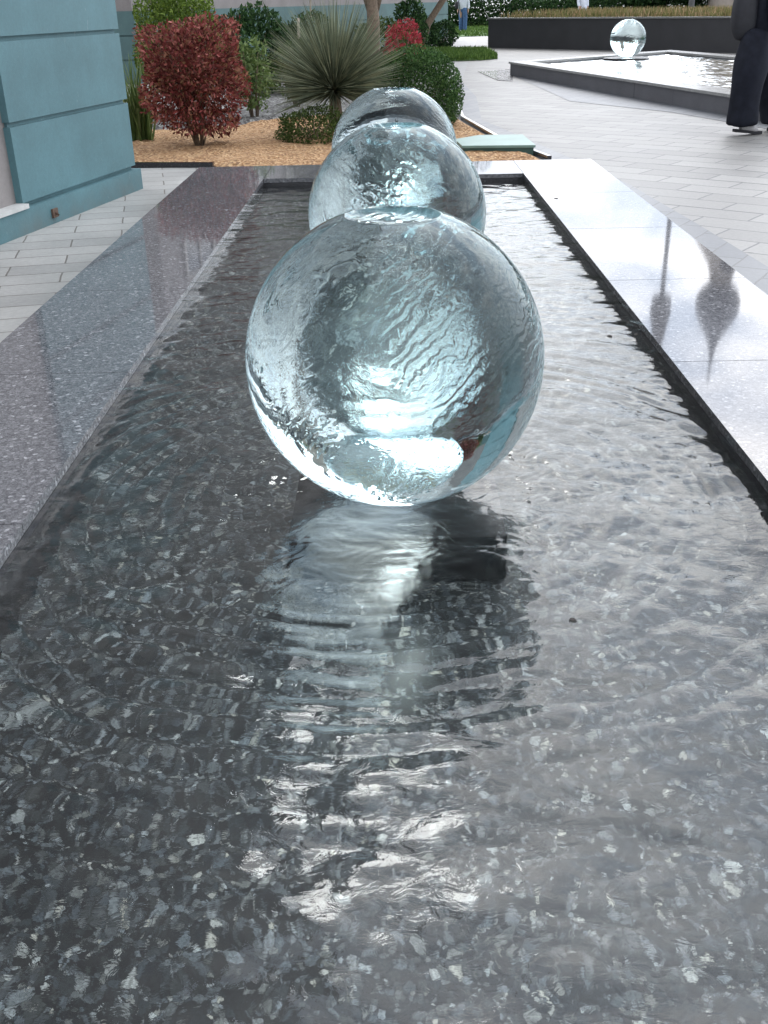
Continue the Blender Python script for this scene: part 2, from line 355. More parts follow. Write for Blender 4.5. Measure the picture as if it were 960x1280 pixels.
# water: clear, with fine capillary ripples on top of the modelled waves
def water(name, k1=1.0, bs=1.0):
    m = bpy.data.materials.new(name); m.use_nodes = True; t = m.node_tree; t.nodes.clear()
    tc = N(t, 'ShaderNodeTexCoord')
    g = N(t, 'ShaderNodeBsdfGlass', i_IOR=1.333, i_Roughness=0.0); g.inputs['Color'].default_value = (0.97, 0.99, 0.99, 1)
    mp = N(t, 'ShaderNodeMapping'); mp.inputs['Scale'].default_value = (1.0, 1.5, 1.0); L(t, tc.outputs['Object'], mp.inputs[0])
    n1 = N(t, 'ShaderNodeTexNoise', i_Scale=26.0, i_Detail=4.0, i_Roughness=0.5, i_Distortion=0.8); L(t, mp.outputs[0], n1.inputs['Vector'])
    n2 = N(t, 'ShaderNodeTexNoise', i_Scale=1.1, i_Detail=3.0); L(t, tc.outputs['Object'], n2.inputs['Vector'])
    mr = N(t, 'ShaderNodeMapRange'); mr.inputs['From Min'].default_value = 0.35; mr.inputs['From Max'].default_value = 0.65
    mr.inputs['To Min'].default_value = 0.25; mr.inputs['To Max'].default_value = 1.0; L(t, n2.outputs['Fac'], mr.inputs[0])
    n3 = N(t, 'ShaderNodeTexNoise', i_Scale=48.0, i_Detail=1.0, i_Roughness=0.5, i_Distortion=0.5); L(t, mp.outputs[0], n3.inputs['Vector'])
    n4 = N(t, 'ShaderNodeMath', operation='MULTIPLY_ADD', i_1=0.10); L(t, n3.outputs['Fac'], n4.inputs[0]); L(t, n1.outputs['Fac'], n4.inputs[2])
    mu = N(t, 'ShaderNodeMath', operation='MULTIPLY'); L(t, n4.outputs[0], mu.inputs[0]); L(t, mr.outputs[0], mu.inputs[1])
    b = N(t, 'ShaderNodeBump', i_Strength=1.0, i_Distance=0.0017 * bs); L(t, mu.outputs[0], b.inputs['Height']); L(t, b.outputs[0], g.inputs['Normal'])
    o = N(t, 'ShaderNodeOutputMaterial'); L(t, g.outputs[0], o.inputs[0]); return m
M_WATER = water('water')
M_WATER2 = water('far_water', bs=2.5)

def ballmat():
    m = bpy.data.materials.new('clear_glass_ball'); m.use_nodes = True; t = m.node_tree; t.nodes.clear()
    tc = N(t, 'ShaderNodeTexCoord')
    g = N(t, 'ShaderNodeBsdfGlass', i_IOR=1.34, i_Roughness=0.0); g.inputs['Color'].default_value = (0.90, 0.975, 0.985, 1)
    # film of running water: wrinkles that run obliquely, stronger low on the ball
    mp = N(t, 'ShaderNodeMapping'); mp.inputs['Scale'].default_value = (1.0, 1.0, 1.0); mp.inputs['Rotation'].default_value = (0.2, 0.75, 0)
    L(t, tc.outputs['Object'], mp.inputs[0])
    wv = N(t, 'ShaderNodeTexWave', wave_type='BANDS', bands_direction='Z', i_Scale=12.0, i_Distortion=9.0, i_Detail=3.0)
    wv.inputs['Detail Scale'].default_value = 1.4; wv.inputs['Detail Roughness'].default_value = 0.55; L(t, mp.outputs[0], wv.inputs['Vector'])
    n1 = N(t, 'ShaderNodeTexNoise', i_Scale=6.5, i_Detail=3.5, i_Roughness=0.5, i_Distortion=0.8); L(t, mp.outputs[0], n1.inputs['Vector'])
    nm = N(t, 'ShaderNodeTexNoise', i_Scale=3.2, i_Detail=2.0); L(t, tc.outputs['Object'], nm.inputs['Vector'])
    mr = N(t, 'ShaderNodeMapRange'); mr.inputs['From Min'].default_value = 0.46; mr.inputs['From Max'].default_value = 0.60; mr.inputs['To Max'].default_value = 1.5; L(t, nm.outputs['Fac'], mr.inputs[0])
    sp = N(t, 'ShaderNodeSeparateXYZ'); L(t, tc.outputs['Object'], sp.inputs[0])
    mz = N(t, 'ShaderNodeMapRange'); mz.inputs['From Min'].default_value = 0.30; mz.inputs['From Max'].default_value = -0.2
    mz.inputs['To Min'].default_value = 0.1; L(t, sp.outputs['Z'], mz.inputs[0])
    m1 = N(t, 'ShaderNodeMath', operation='MULTIPLY'); L(t, mr.outputs[0], m1.inputs[0]); L(t, mz.outputs[0], m1.inputs[1])
    m2 = N(t, 'ShaderNodeMath', operation='MULTIPLY'); L(t, m1.outputs[0], m2.inputs[0]); L(t, wv.outputs['Fac'], m2.inputs[1])
    m3 = N(t, 'ShaderNodeMath', operation='MULTIPLY', i_1=1.0); L(t, n1.outputs['Fac'], m3.inputs[0])
    ad = N(t, 'ShaderNodeMath', operation='ADD'); L(t, m2.outputs[0], ad.inputs[0]); L(t, m3.outputs[0], ad.inputs[1])
    b = N(t, 'ShaderNodeBump', i_Strength=1.0, i_Distance=0.0022); L(t, ad.outputs[0], b.inputs['Height']); L(t, b.outputs[0], g.inputs['Normal'])
    o = N(t, 'ShaderNodeOutputMaterial'); L(t, g.outputs[0], o.inputs[0]); return m
M_BALL = ballmat()

# ------------------------------------------------------------------ pool dimensions
IX0, IX1, IY0, IY1 = -0.977, 1.022, -0.45, 8.19       # inner edge
OX0, OX1, OY0, OY1 = -1.587, 1.665, -1.06, 8.90       # outer edge
ZR, ZW, ZF = 0.15, 0.095, -0.19                       # rim, water, floor

# ------------------------------------------------------------------ ground
def frame_sheet(name, X0, X1, Y0, Y1, hx0, hx1, hy0, hy1, z, mat):
    v = [(X0,Y0,z),(X1,Y0,z),(X1,Y1,z),(X0,Y1,z),(hx0,hy0,z),(hx1,hy0,z),(hx1,hy1,z),(hx0,hy1,z)]
    f = [(0,1,5,4),(1,2,6,5),(2,3,7,6),(3,0,4,7)]
    return pyobj(name, v, f, mat)
tag(frame_sheet('ground', -500, 500, -300, 900, OX0+.02, OX1-.02, OY0+.02, OY1-.02, 0.0, M_GROUND), kind='structure')
def sheet(name, pts, z, mat, kind='structure', **kw):
    return tag(pyobj(name, [(p[0], p[1], z) for p in pts], [tuple(range(len(pts)))], mat), kind=kind, **kw)
sheet('tile_paving', [(-6, -3), (OX0, -3), (OX0, 8.92), (-1.60, 9.95), (-6, 10.3)], 0.004, M_TILE)
far_in = [G(735, 199), G(690, 196), G(628, 176), G(577, 148)]
s_out = [(2.6, -3), (2.35, 2), G(960, 335), G(870, 280), G(784, 230), G(706, 195), G(602, 150), (1.35, 17), (1.35, 20.5)]
sheet('plaza_paving', s_out + [(2.2, 30), (5, 60), (60, 60), (60, -3)], 0.004, M_PAVE)
sheet('paver_border', [(OX1, -3)] + s_out[:9] + [(1.0, 20.5), (0.96, 17), (0.9, 13.75), (1.17, 11.44), (1.5, 9.6), (OX1, 8.9)][::1], 0.006, M_STRIP)
sheet('pool_surround_paving', [G(641, 95), G(712, 127), G(840, 141), G(960, 162), (5.6, 6), (6.6, 6), (4.4, 13.3), G(650, 92)], 0.008, M_STRIP)
def bumpy(name, pts, z, amp, res, mat, kind='structure', **kw):
    bm = bmesh.new(); vs = [bm.verts.new((p[0], p[1], z)) for p in pts]; bm.faces.new(vs)
    bmesh.ops.triangulate(bm, faces=bm.faces)
    for _ in range(res): bmesh.ops.subdivide_edges(bm, edges=bm.edges[:], cuts=1, use_grid_fill=True)
    for v in bm.verts:
        if not v.is_boundary: v.co.z += amp * (random.random() + 0.7 + math.sin(v.co.x * 3) * math.cos(v.co.y * 2.3) * 0.7)
    return tag(bmobj(name, bm, mat, smooth=True), kind=kind, **kw)
bumpy('mulch_bed', [(-4.2, 10.35), (-1.62, 9.98), (-1.60, 8.93), (1.52, 8.93), (1.40, 9.9), (1.12, 11.44), (0.86, 13.7), (-1.0, 14.3), (-1.9, 13.2), (-3.6, 12.9)], 0.010, 0.028, 5, M_MULCH)
bumpy('planting_soil', [(-4.6, 12.9), (-3.6, 12.93), (-1.9, 13.23), (-1.0, 14.33), (0.88, 13.73), (0.96, 17), (1.0, 20.5), (1.2, 26), (2.3, 44.5), (-4.9, 21.8)], 0.010, 0.03, 4, M_SOIL)
sheet('garden_path', [(-6, 14.6), (-2.1, 14.9), (-2.3, 17.0), (-3.4, 20.2), (-6, 20)], 0.09, M_TILE)
# narrow stone edging round the mulch
def edging(name, pts, label):
    bm = bmesh.new()
    for a, b in zip(pts[:-1], pts[1:]):
        a, b = Vector((*a, 0)), Vector((*b, 0)); d = (b - a).normalized(); n = Vector((-d.y, d.x, 0)) * 0.02; a = a + d*0.002; b = b - d*0.002
        prism(bm, [a + n, b + n, b - n, a - n][::-1], 0.0, 0.05)
    return tag(bmobj(name, bm, M_WALL), label, 'garden edging')
edging('garden_edging', [(-4.3, 10.33), (-1.64, 9.95)], 'thin dark stone edging between the pale tiles and orange mulch on the left')
edging('garden_edging', [(1.47, 9.9), (1.16, 11.44), (0.92, 13.7), (1.0, 17), (1.04, 20.5)], 'thin dark edging between the orange mulch and the grey paver border')

# ------------------------------------------------------------------ the fountain pool
pool = empty('fountain_pool', ((IX0+IX1)/2, 4, 0), label='long rectangular granite fountain pool with polished speckled coping in the foreground', cat='fountain pool')
PX, PY = pool.location.x, pool.location.y
def addpool(name, bm, mat, **k): return bmobj(name, bm, mat, pool, (-PX, -PY, 0), **k)
bm = bmesh.new()
vs = [bm.verts.new(p) for p in [(IX0-.059,IY0-.059,ZF),(IX1+.059,IY0-.059,ZF),(IX1+.059,IY1+.059,ZF),(IX0-.059,IY1+.059,ZF)]]; bm.faces.new(vs)
addpool('basin_floor', bm, M_FLOOR)
T = 0.06
def wallbox(x0, x1, y0, y1):
    bm = bmesh.new(); box(bm, x0, x1, y0, y1, ZF + 0.0002, ZR - 0.032); addpool('basin_wall', bm, M_WALL)
wallbox(IX0 - T, IX0, IY0, IY1); wallbox(IX1, IX1 + T, IY0, IY1)
wallbox(IX0 - T, IX1 + T, IY1 + .001, IY1 + T); wallbox(IX0 - T, IX1 + T, IY0 - T, IY0 - .001)
# coping slabs
seams = [IY0]
y = 3.598 - 1.222 * 3
while y < IY1 - 0.3:
    if y > IY0 + 0.2: seams.append(y)
    y += 1.222
seams.append(IY1)
g = 0.0022
for x0, x1 in ((OX0, IX0), (IX1, OX1)):
    for a, b in zip(seams[:-1], seams[1:]):
        bm = bmesh.new(); box(bm, x0, x1, a + g, b - g, ZR - 0.03, ZR); addpool('coping_slab', bm, M_COPE, bevel=0.005)
for y0, y1 in ((IY1, OY1), (OY0, IY0)):
    xs = [OX0, IX0, IX0 + 1.0, IX1, OX1]
    for a, b in zip(xs[:-1], xs[1:]):
        bm = bmesh.new(); box(bm, a + g, b - g, y0 + g, y1 - g, ZR - 0.03, ZR); addpool('coping_slab', bm, M_COPE, bevel=0.005)
bm = bmesh.new()
for (x0, x1, y0, y1) in ((OX0+.01, IX0-T-.001, OY0+.01, OY1-.01), (IX1+T+.001, OX1-.01, OY0+.01, OY1-.01), (IX0-T, IX1+T, IY1+T+.001, OY1-.01), (IX0-T, IX1+T, OY0+.01, IY0-T-.001)):
    box(bm, x0, x1, y0, y1, -0.25, ZR - 0.031)
addpool('pool_curb', bm, M_WALL)
BALLS = [(0.003, 2.66), (0.028, 4.74), (0.028, 6.84)]
BR = 0.40
for bx, by in BALLS:
    bm = bmesh.new(); box(bm, bx - .29, bx + .29, by - .27, by + .27, ZF + .001, ZW - .03); addpool('pedestal', bm, M_BLACK, bevel=.006)

# water surface with modelled waves
def wave_field(X, Y, balls, k=1.0):
    Z = np.zeros_like(X); r = np.random.default_rng(3)
    for i in range(70):
        lam = 0.05 * (9 ** r.random()); th = r.normal(math.pi / 2, 0.75); ph = r.random() * 6.28
        kx, ky = math.cos(th) * 2 * math.pi / lam, math.sin(th) * 2 * math.pi / lam
        warp = 0.25 * np.sin(X * r.uniform(1, 3) + ph) * np.sin(Y * r.uniform(.8, 2) + ph * 2) * 2
        Z += 0.00011 * (lam / 0.1) ** 1.05 * np.sin(kx * X + ky * Y + ph + warp * 2)
    for j, (bx, by) in enumerate(balls):
        d = np.hypot(X - bx, Y - by); a = np.arctan2(Y - by, X - bx)
        for lam, A, D in ((0.028, 0.00016, 0.30), (0.045, 0.00030, 0.55), (0.075, 0.0006, 0.9), (0.12, 0.00055, 1.4)):
            wob = 0.9 * np.sin(3 * a + j + lam * 50) + 0.6 * np.sin(7 * a + lam * 90) + 0.8 * np.sin(X * 5 + lam * 70) * np.sin(Y * 4.1)
            amp = 0.65 + 0.35 * np.sin(5 * a + lam * 130 + j) * np.sin(4 * d + a)
            Z += A * amp * np.exp(-np.maximum(d - 0.1, 0) / D) * np.sin(2 * math.pi * d / lam + wob * 1.3)
        if j == 0:      # the long rolling rings spreading towards the camera
            wr = d + 0.03 * np.sin(X * 4.0 + 1) + 0.010 * np.sin(X * 11 + Y * 3)
            for lam, A, c, wd in ((0.085, 0.0011, 1.05, 0.34), (0.15, 0.0010, 1.65, 0.6), (0.050, 0.00035, 0.75, 0.35)):
                q = 2 * math.pi * wr / lam ; Z += A * np.exp(-((d - c) / wd) ** 2) * (np.sin(q) + 0.25 * np.cos(2 * q)) * (0.7 + 0.3 * np.sin(a * 4 + d * 3))
            chaos = np.sin(X*95 + 3*np.sin(Y*40)) * np.sin(Y*88 + 3*np.sin(X*37)); Z += 0.0007 * np.exp(-((d - 0.42) / 0.2) ** 2) * chaos
    return Z * k
def grid_obj(name, X, Y, Z, mat):
    ny, nx = X.shape
    co = np.stack([X, Y, Z], -1).reshape(-1).astype(np.float32); me = bpy.data.meshes.new(name)
    me.vertices.add(nx * ny); me.vertices.foreach_set('co', co)
    i = np.arange((ny - 1) * (nx - 1)); rr, cc = i // (nx - 1), i % (nx - 1); a = rr * nx + cc
    q = np.stack([a, a + 1, a + nx + 1, a + nx], -1).reshape(-1).astype(np.int32); n = len(i)
    me.loops.add(n * 4); me.loops.foreach_set('vertex_index', q)
    me.polygons.add(n); me.polygons.foreach_set('loop_start', np.arange(0, n * 4, 4, dtype=np.int32))
    me.update(calc_edges=True)
    return link_mesh(name, me, mat, None, (0, 0, 0), True)
nx, ny = 300, 1300
X, Y = np.meshgrid(np.linspace(IX0 + .0005, IX1 - .0005, nx), np.linspace(IY0 + .0005, IY1 - .0005, ny))
wo_ = tag(grid_obj('water', X, Y, ZW + wave_field(X, Y, BALLS, 1.35), M_WATER), kind='structure')
bm = bmesh.new(); bm.from_mesh(wo_.data)     # the balls dip through the surface
bmesh.ops.delete(bm, geom=[v for v in bm.verts if min(math.hypot(v.co.x - b[0], v.co.y - b[1]) for b in BALLS) < 0.062], context='VERTS')
bm.to_mesh(wo_.data); bm.free()

# ------------------------------------------------------------------ glass balls
def make_ball(R, cutr, seg=160):
    bm = bmesh.new(); zc = math.sqrt(R*R - cutr*cutr); a1 = math.asin(zc / R); prof = [(0, -R)]
    n = 110
    for i in range(1, n):
        a = -math.pi/2 + (a1 + math.pi/2) * i / n; prof.append((R*math.cos(a), R*math.sin(a)))
    prof += [(cutr, zc), (cutr - 0.002, zc + 0.0012), (cutr - 0.006, zc + 0.0012), (cutr - 0.010, zc - 0.001), (cutr - 0.018, zc - 0.008), *[(cutr*q, zc - 0.012 - 0.004*(1-q)) for q in (.8, .7, .6, .5, .4, .3, .2, .1)], (0, zc - 0.016)]
    lathe(bm, prof, seg)
    for v in bm.verts:      # the water welling up in the opening is never still
        q = math.hypot(v.co.x, v.co.y)
        if v.co.z > zc - 0.02 and q < cutr - 0.009:
            k = R / 0.4; v.co.z += 0.004 * k * (math.sin(v.co.x*61/k + 1) * math.sin(v.co.y*53/k) + 0.6*math.sin(v.co.x*97/k - v.co.y*120/k))
    return bm
bl = ['largest clear glass ball nearest the camera in the pool, sheeted with running water', 'middle one of the three clear glass balls in the long pool', 'farthest of the three clear glass balls in the long pool, half hidden']
bme = None
for i, (bx, by) in enumerate(BALLS):
    loc = (bx, by, ZW - 0.008 + BR)
    if bme is None:
        o = bmobj('glass_ball', make_ball(BR, 0.128), M_BALL, None, loc, smooth=True); bme = o
    else:
        o = bme.copy(); COL.objects.link(o); o.location = loc; o.rotation_euler = (0, 0, 2.1 * i)
    tag(o, bl[i], 'glass ball', 'glass balls standing in the fountain pools')

# ------------------------------------------------------------------ far raised pool with its ball
A_, C_ = G(638, 77, .25), G(838, 62.5, .25)
dvec = np.array([1.92, -8.93]); dvec /= np.linalg.norm(dvec); LEN = 17.0
A = np.array(A_); Cc = np.array(C_); B = A + dvec * LEN; D = Cc + dvec * LEN
outer = [A, B, D, Cc]
def inset(poly, d):
    n = len(poly); out = []
    cen = sum(poly) / n; lines = []
    for i in range(n):
        p, q = poly[i], poly[(i+1) % n]; t = (q - p) / np.linalg.norm(q - p); m = np.array([-t[1], t[0]])
        if np.dot(cen - p, m) < 0: m = -m
        lines.append((p + m * d, t))
    for i in range(n):
        (p, t), (q, s) = lines[i-1], lines[i]; M = np.array([t, -s]).T; k = np.linalg.solve(M, q - p); out.append(p + t * k[0])
    return out
inner = inset(outer, 0.36)
fp = empty('raised_pool', (*((A + D) / 2), 0), label='raised dark stone pool with pale coping in the background plaza', cat='fountain pool')
FX, FY = fp.location.x, fp.location.y
def addfp(name, bm, mat, **k): return bmobj(name, bm, mat, fp, (-FX, -FY, 0), **k)
def ring(bm, po, pi, z0, z1):
    n = len(po)
    for i in range(n): prism(bm, [po[i], po[(i+1) % n], pi[(i+1) % n], pi[i]][::1], z0, z1)
bm = bmesh.new(); ring(bm, outer, inset(outer, 0.35), 0.0, 0.212); bmesh.ops.remove_doubles(bm, verts=bm.verts, dist=0.001); addfp('pool_wall', bm, M_PLANTER)
bm = bmesh.new(); ring(bm, inset(outer, -0.03), inner, 0.214, 0.25); addfp('coping', bm, M_CAP)
bm = bmesh.new(); bm.faces.new([bm.verts.new((*p, 0.02)) for p in inner]); addfp('basin_floor', bm, M_FLOOR)
# far water, rippled grid mapped on the quad
u, v = np.meshgrid(np.linspace(0, 1, 130), np.linspace(0, 1, 420))
I = inset(outer, 0.352)
XX = (1-u)*(1-v)*I[0][0] + (1-u)*v*I[1][0] + u*v*I[2][0] + u*(1-v)*I[3][0]
YY = (1-u)*(1-v)*I[0][1] + (1-u)*v*I[1][1] + u*v*I[2][1] + u*(1-v)*I[3][1]
fb = G(783, 74, .2)
tag(grid_obj('far_water', XX, YY, 0.195 + wave_field(XX, YY, [fb], 2.5), M_WATER2), kind='structure')
ball = empty('glass_ball', (fb[0], fb[1], 0.17), label='clear glass ball on a round black disc in the raised background pool', cat='glass ball', group='glass balls standing in the fountain pools')
bm = bmesh.new(); lathe(bm, [(0.30, -0.145), (0.30, 0.0), (0.45, 0.005), (0.46, 0.02), (0.46, 0.05), (0.45, 0.06)], 48); bmobj('base_disc', bm, M_BLACK, ball, smooth=False)
bmobj('sphere', make_ball(0.355, 0.06, 96), M_BALL, ball, (0, 0, 0.062 + 0.353), smooth=True)
def wetm():
    t = MT('wet_paving', 0.05, (0.06, 0.06, 0.065)); t.bump(t.noise(7, 3).outputs['Fac'], 1.0, 0.05); return t.m
# low overflow basin at pavement level beside the raised pool
sheet('puddle', [G(597, 90), G(641, 87), G(641, 102), G(622, 101)], 0.012, wetm())

# ------------------------------------------------------------------ buildings
def window(parent, x, z, w, h, y=0.0, fr=0.08):
    bm = bmesh.new()
    box(bm, x - fr, x, y, y + .06, z - fr, z + h + fr); box(bm, x + w, x + w + fr, y, y + .06, z - fr, z + h + fr)
    box(bm, x, x + w, y, y + .06, z + h, z + h + fr); box(bm, x, x + w, y, y + .09, z - fr, z)
    box(bm, x + w/2 - .025, x + w/2 + .025, y + .022, y + .05, z, z + h)
    o = bmobj('window', bm, M_FRAME, parent)
    bm = bmesh.new(); box(bm, x + .001, x + w - .001, y + .003, y + .02, z + .001, z + h - .001); bmobj('pane', bm, M_WIN, o)
nb = empty('teal_building', (-2.087, 8.774, 0), math.atan2(-.978, -.207), 'teal rendered building corner with horizontal grooves beside the pool on the left', 'building')
bm = bmesh.new(); box(bm, 0.05, 15, -9, -0.05, 0, 13.5); bmobj('wall', bm, M_PINK, nb)
bm = bmesh.new(); box(bm, -0.03, 15.05, -9.03, 0.03, 0, 0.165); bmobj('plinth', bm, M_TEAL, nb, bevel=0.008)
PW = 1.78
bm = bmesh.new(); z = 0.195
while z < 3.3:
    box(bm, 0.0, PW, -1.2, 0.0, z, z + 0.475); z += 0.505
box(bm, 0.02, PW - .02, -1.15, -0.03, 0.166, z - .05)
bmobj('pilaster', bm, M_TEAL, nb, bevel=0.007)
bm = bmesh.new(); box(bm, PW + .003, 14.9, -0.049, 0.045, 0.166, 0.195); bmobj('ledge', bm, M_LEDGE, nb, bevel=0.004)
bm = bmesh.new(); box(bm, -0.1, 15.1, -9.1, 0.1, 3.3, 3.55); bmobj('string_course', bm, M_LEDGE, nb, bevel=0.02)
bm = bmesh.new(); box(bm, -0.15, 15.15, -9.15, 0.15, 13.5, 13.9); bmobj('cornice', bm, M_LEDGE, nb, bevel=0.02)
for zz in (4.4, 7.4, 10.4):
    for k in range(5): window(nb, 1.2 + 2.8 * k, zz, 1.3, 1.8, -0.05)
for px, py in ((92, 262), (4, 290)):
    # small rusty outlets on the plinth
    P = np.array(G(px, py, 0.10)) - np.array([-2.087, 8.774]); s = P @ np.array([-.207, -.978])
    bm = bmesh.new(); box(bm, s - .035, s + .035, .031, .045, .045, .105); tube(bm, [(s, .04, .075), (s, .058, .07), (s, .066, .06)], [.010, .010, .010], 8)
    bmobj('wall_outlet', bm, M_RUST, nb)

ub = empty('long_building', (2.31, 44.57, 0), math.atan2(-.954, -.301), 'long taupe building with teal base running away behind the shrubs', 'building')
bm = bmesh.new(); box(bm, 0, 18.6, -12, 0, 0, 21.5); box(bm, 18.6, 23.9, -12, 0, 0, 36); bmesh.ops.remove_doubles(bm, verts=bm.verts, dist=.0001)
bmobj('wall', bm, M_PINK, ub)
bm = bmesh.new(); z = 0.0
for k in range(3):
    box(bm, -0.05, 23.95, -12.05, 0.05, z + .015, z + 0.415); z += 0.43
box(bm, -0.02, 23.92, -12.02, 0.02, 0.001, 1.29)
bmobj('base_courses', bm, M_TEALF, ub, bevel=0.01)
for fl in range(6):
    for k in range(8): window(ub, 0.9 + 2.95 * k - (0.3 if k == 6 else 0), 2.6 + 3.1 * fl, 1.3, 1.7, 0.0)
bm = bmesh.new(); box(bm, -.2, 18.25, -12.2, .2, 21.5, 22.0); bmobj('cornice', bm, M_LEDGE, ub)
bm = bmesh.new(); box(bm, 18.3, 24.1, -12.2, .2, 36.0, 36.5); bmobj('cornice', bm, M_LEDGE, ub)

# domed tower and furled-canopy mast beyond the trees: outside the frame, mirrored in the right coping
tw = empty('domed_tower', (19.3, 60, 0), label='distant pale stone tower with onion dome, seen mirrored in the right coping', cat='tower')
bm = bmesh.new(); lathe(bm, [(2.4, 0), (2.4, 9.5), (2.8, 9.6), (2.8, 10.2), (2.2, 10.6), (1.5, 12.0), (0.8, 13.2), (0.55, 14.2)], 24); bmobj('shaft', bm, M_STONE, tw)
bm = bmesh.new(); lathe(bm, [(0.7, 14.2), (1.0, 14.5), (1.28, 15.1), (1.25, 15.9), (0.9, 16.7), (0.42, 17.5), (0.2, 18.2), (0.09, 18.9), (0.06, 20.2), (0.0, 20.4)], 32); bmobj('dome', bm, M_DOME, tw, smooth=True)
ms = empty('canopy_mast', (12.1, 45.5, 0), label='tall thin mast with furled grey canopy, mirrored in the right coping', cat='mast')
bm = bmesh.new(); tube(bm, [(0, 0, 0), (0, 0, 11.2)], [0.12, 0.10], 12); bmobj('pole', bm, M_STEEL, ms, smooth=True)
bm = bmesh.new(); lathe(bm, [(0.1, 10.9), (0.42, 11.1), (0.48, 11.8), (0.36, 12.4), (0.24, 13.2), (0.06, 14.8), (0, 15.0)], 10); bmobj('canopy', bm, M_CANVAS, ms)

# ------------------------------------------------------------------ planter with grasses
pl0, pl1 = np.array([3.09, 34.8]), np.array([8.17, 28.9]); du = (pl1 - pl0) / np.linalg.norm(pl1 - pl0); dn = np.array([-du[1], du[0]])
PL = 22.0
q = [pl0, pl0 + du * PL, pl0 + du * PL + dn * 5, pl0 + dn * 5]
pt = empty('planter', (pl0[0], pl0[1], 0), math.atan2(du[1], du[0]), 'long dark grey stone planter wall with pale top edge behind the raised pool', 'planter')
bm = bmesh.new(); ring(bm, [np.array(p) for p in ((0, 0), (PL, 0), (PL, 5), (0, 5))], [np.array(p) for p in ((.2, .2), (PL-.2, .2), (PL-.2, 4.8), (.2, 4.8))], 0, 0.80); bmobj('planter_wall', bm, M_PLANTER, pt)
bm = bmesh.new(); ring(bm, [np.array(p) for p in ((-.03, -.03), (PL+.03, -.03), (PL+.03, 5.03), (-.03, 5.03))], [np.array(p) for p in ((.25, .25), (PL-.25, .25), (PL-.25, 4.75), (.25, 4.75))], 0.802, 0.84); bmobj('coping', bm, M_CAP, pt)
bm = bmesh.new(); box(bm, .21, PL-.21, .21, 4.79, 0.3, 0.74); bmobj('soil', bm, M_SOIL, pt)

def blades(pos, hmin, hmax, w, lean, r=rng):
    n = len(pos); h = r.uniform(hmin, hmax, n); th = r.uniform(0, 2*np.pi, n); d = np.stack([np.cos(th), np.sin(th), 0*th], -1)
    ln = r.uniform(0, lean, n)[:, None]; az = r.uniform(0, 2*np.pi, n); s = np.stack([np.cos(az), np.sin(az), 0*az], -1) * w * r.uniform(.6, 1.3, n)[:, None]
    mid = pos + d * ln * h[:, None] * 0.4 + np.array([0, 0, 1]) * h[:, None] * 0.6; tip = pos + d * ln * h[:, None] + np.array([0, 0, 1]) * h[:, None]
    q1 = np.stack([pos - s, pos + s, mid + s*.8, mid - s*.8], 1); q2 = np.stack([mid - s*.8, mid + s*.8, tip + s*.12, tip - s*.12], 1)
    return np.concatenate([q1, q2])
n = 26000; P = np.stack([rng.uniform(.25, PL-.25, n), rng.uniform(.2, 4.6, n), np.full(n, .74)], -1)
cl = 0.75 + 0.25*np.sin(P[:, 0]*1.7) * np.sin(P[:, 1]*2.2 + P[:, 0])
Q = blades(P, .12, .34, .013, .5); 
tag(quads('planter_grasses', Q, M_GRASSY, pt), kind='stuff')

# lawns
def lawn(name, pts, n, hmin, hmax, w, label, mat=M_GRASS, z=0.012):
    bumpy(name + '_ground', pts, z, 0.03, 3, M_LAWN)
    from mathutils.geometry import intersect_point_tri_2d, tessellate_polygon
    tris = tessellate_polygon([[Vector((*p, 0)) for p in pts]]); tv = [[np.array(pts[i]) for i in t] for t in tris]
    ar = np.array([abs(np.cross(t[1]-t[0], t[2]-t[0]))/2 for t in tv]); k = rng.choice(len(tv), n, p=ar/ar.sum())
    a, b = rng.random(n), rng.random(n); f = a + b > 1; a[f], b[f] = 1-a[f], 1-b[f]; T_ = np.array(tv)[k]
    xy = T_[:, 0] + a[:, None]*(T_[:, 1]-T_[:, 0]) + b[:, None]*(T_[:, 2]-T_[:, 0])
    tag(quads(name, blades(np.concatenate([xy, np.full((n, 1), z)], 1), hmin, hmax, w, .6), mat), label, 'grass', kind='stuff')
lawn('grass_strip', [G(500, 78), G(600, 76), G(622, 74), G(606, 64), G(500, 66)], 16000, .06, .17, .012, 'strip of short green grass between the shrubs and the plaza paving')
lawn('lawn', [(2.5, 46), (5.3, 46), (8, 60), (8, 75), (0, 75), (1.6, 50)], 14000, .05, .14, .03, 'bright green lawn beyond the end of the long building')

# ------------------------------------------------------------------ plants
def unit(n): 
    v = rng.normal(size=(n, 3)); return v / np.linalg.norm(v, axis=1)[:, None]
def leaves(P, size, asp=0.5, nrm=None, jit=1.0):
    n = len(P); d = unit(n); 
    if nrm is not None: d = d * jit + nrm; d /= np.linalg.norm(d, axis=1)[:, None]
    o = unit(n); s = np.cross(d, o); s /= np.linalg.norm(s, axis=1)[:, None] + 1e-9
    L_ = size * rng.uniform(.6, 1.3, n)[:, None]
    return np.stack([P - d*L_*.5, P + s*L_*asp*.5, P + d*L_*.5, P - s*L_*asp*.5], 1)
def shell_pts(n, c, r, inner=0.6, zmin=-1.0, flat=1.0, lump=0.12, boxy=0.0):
    u_ = unit(n*2); u_ = u_[u_[:, 2] > zmin][:n]; n = len(u_)
    if boxy: 
        m = np.abs(u_).max(1)[:, None]; u_ = u_ * (1 - boxy) + (u_ / m) * boxy * 0.85
    f = 1 + lump * (np.sin(u_[:, 0]*5.1 + c[0]*7) * np.sin(u_[:, 1]*4.3 + c[1]) + np.sin(u_[:, 2]*6.7 + u_[:, 0]*3))[:, None] * .6
    rad = (inner + (1 - inner) * rng.random(n)**0.5)[:, None]
    return np.array(c) + u_ * f * rad * np.array(r), u_
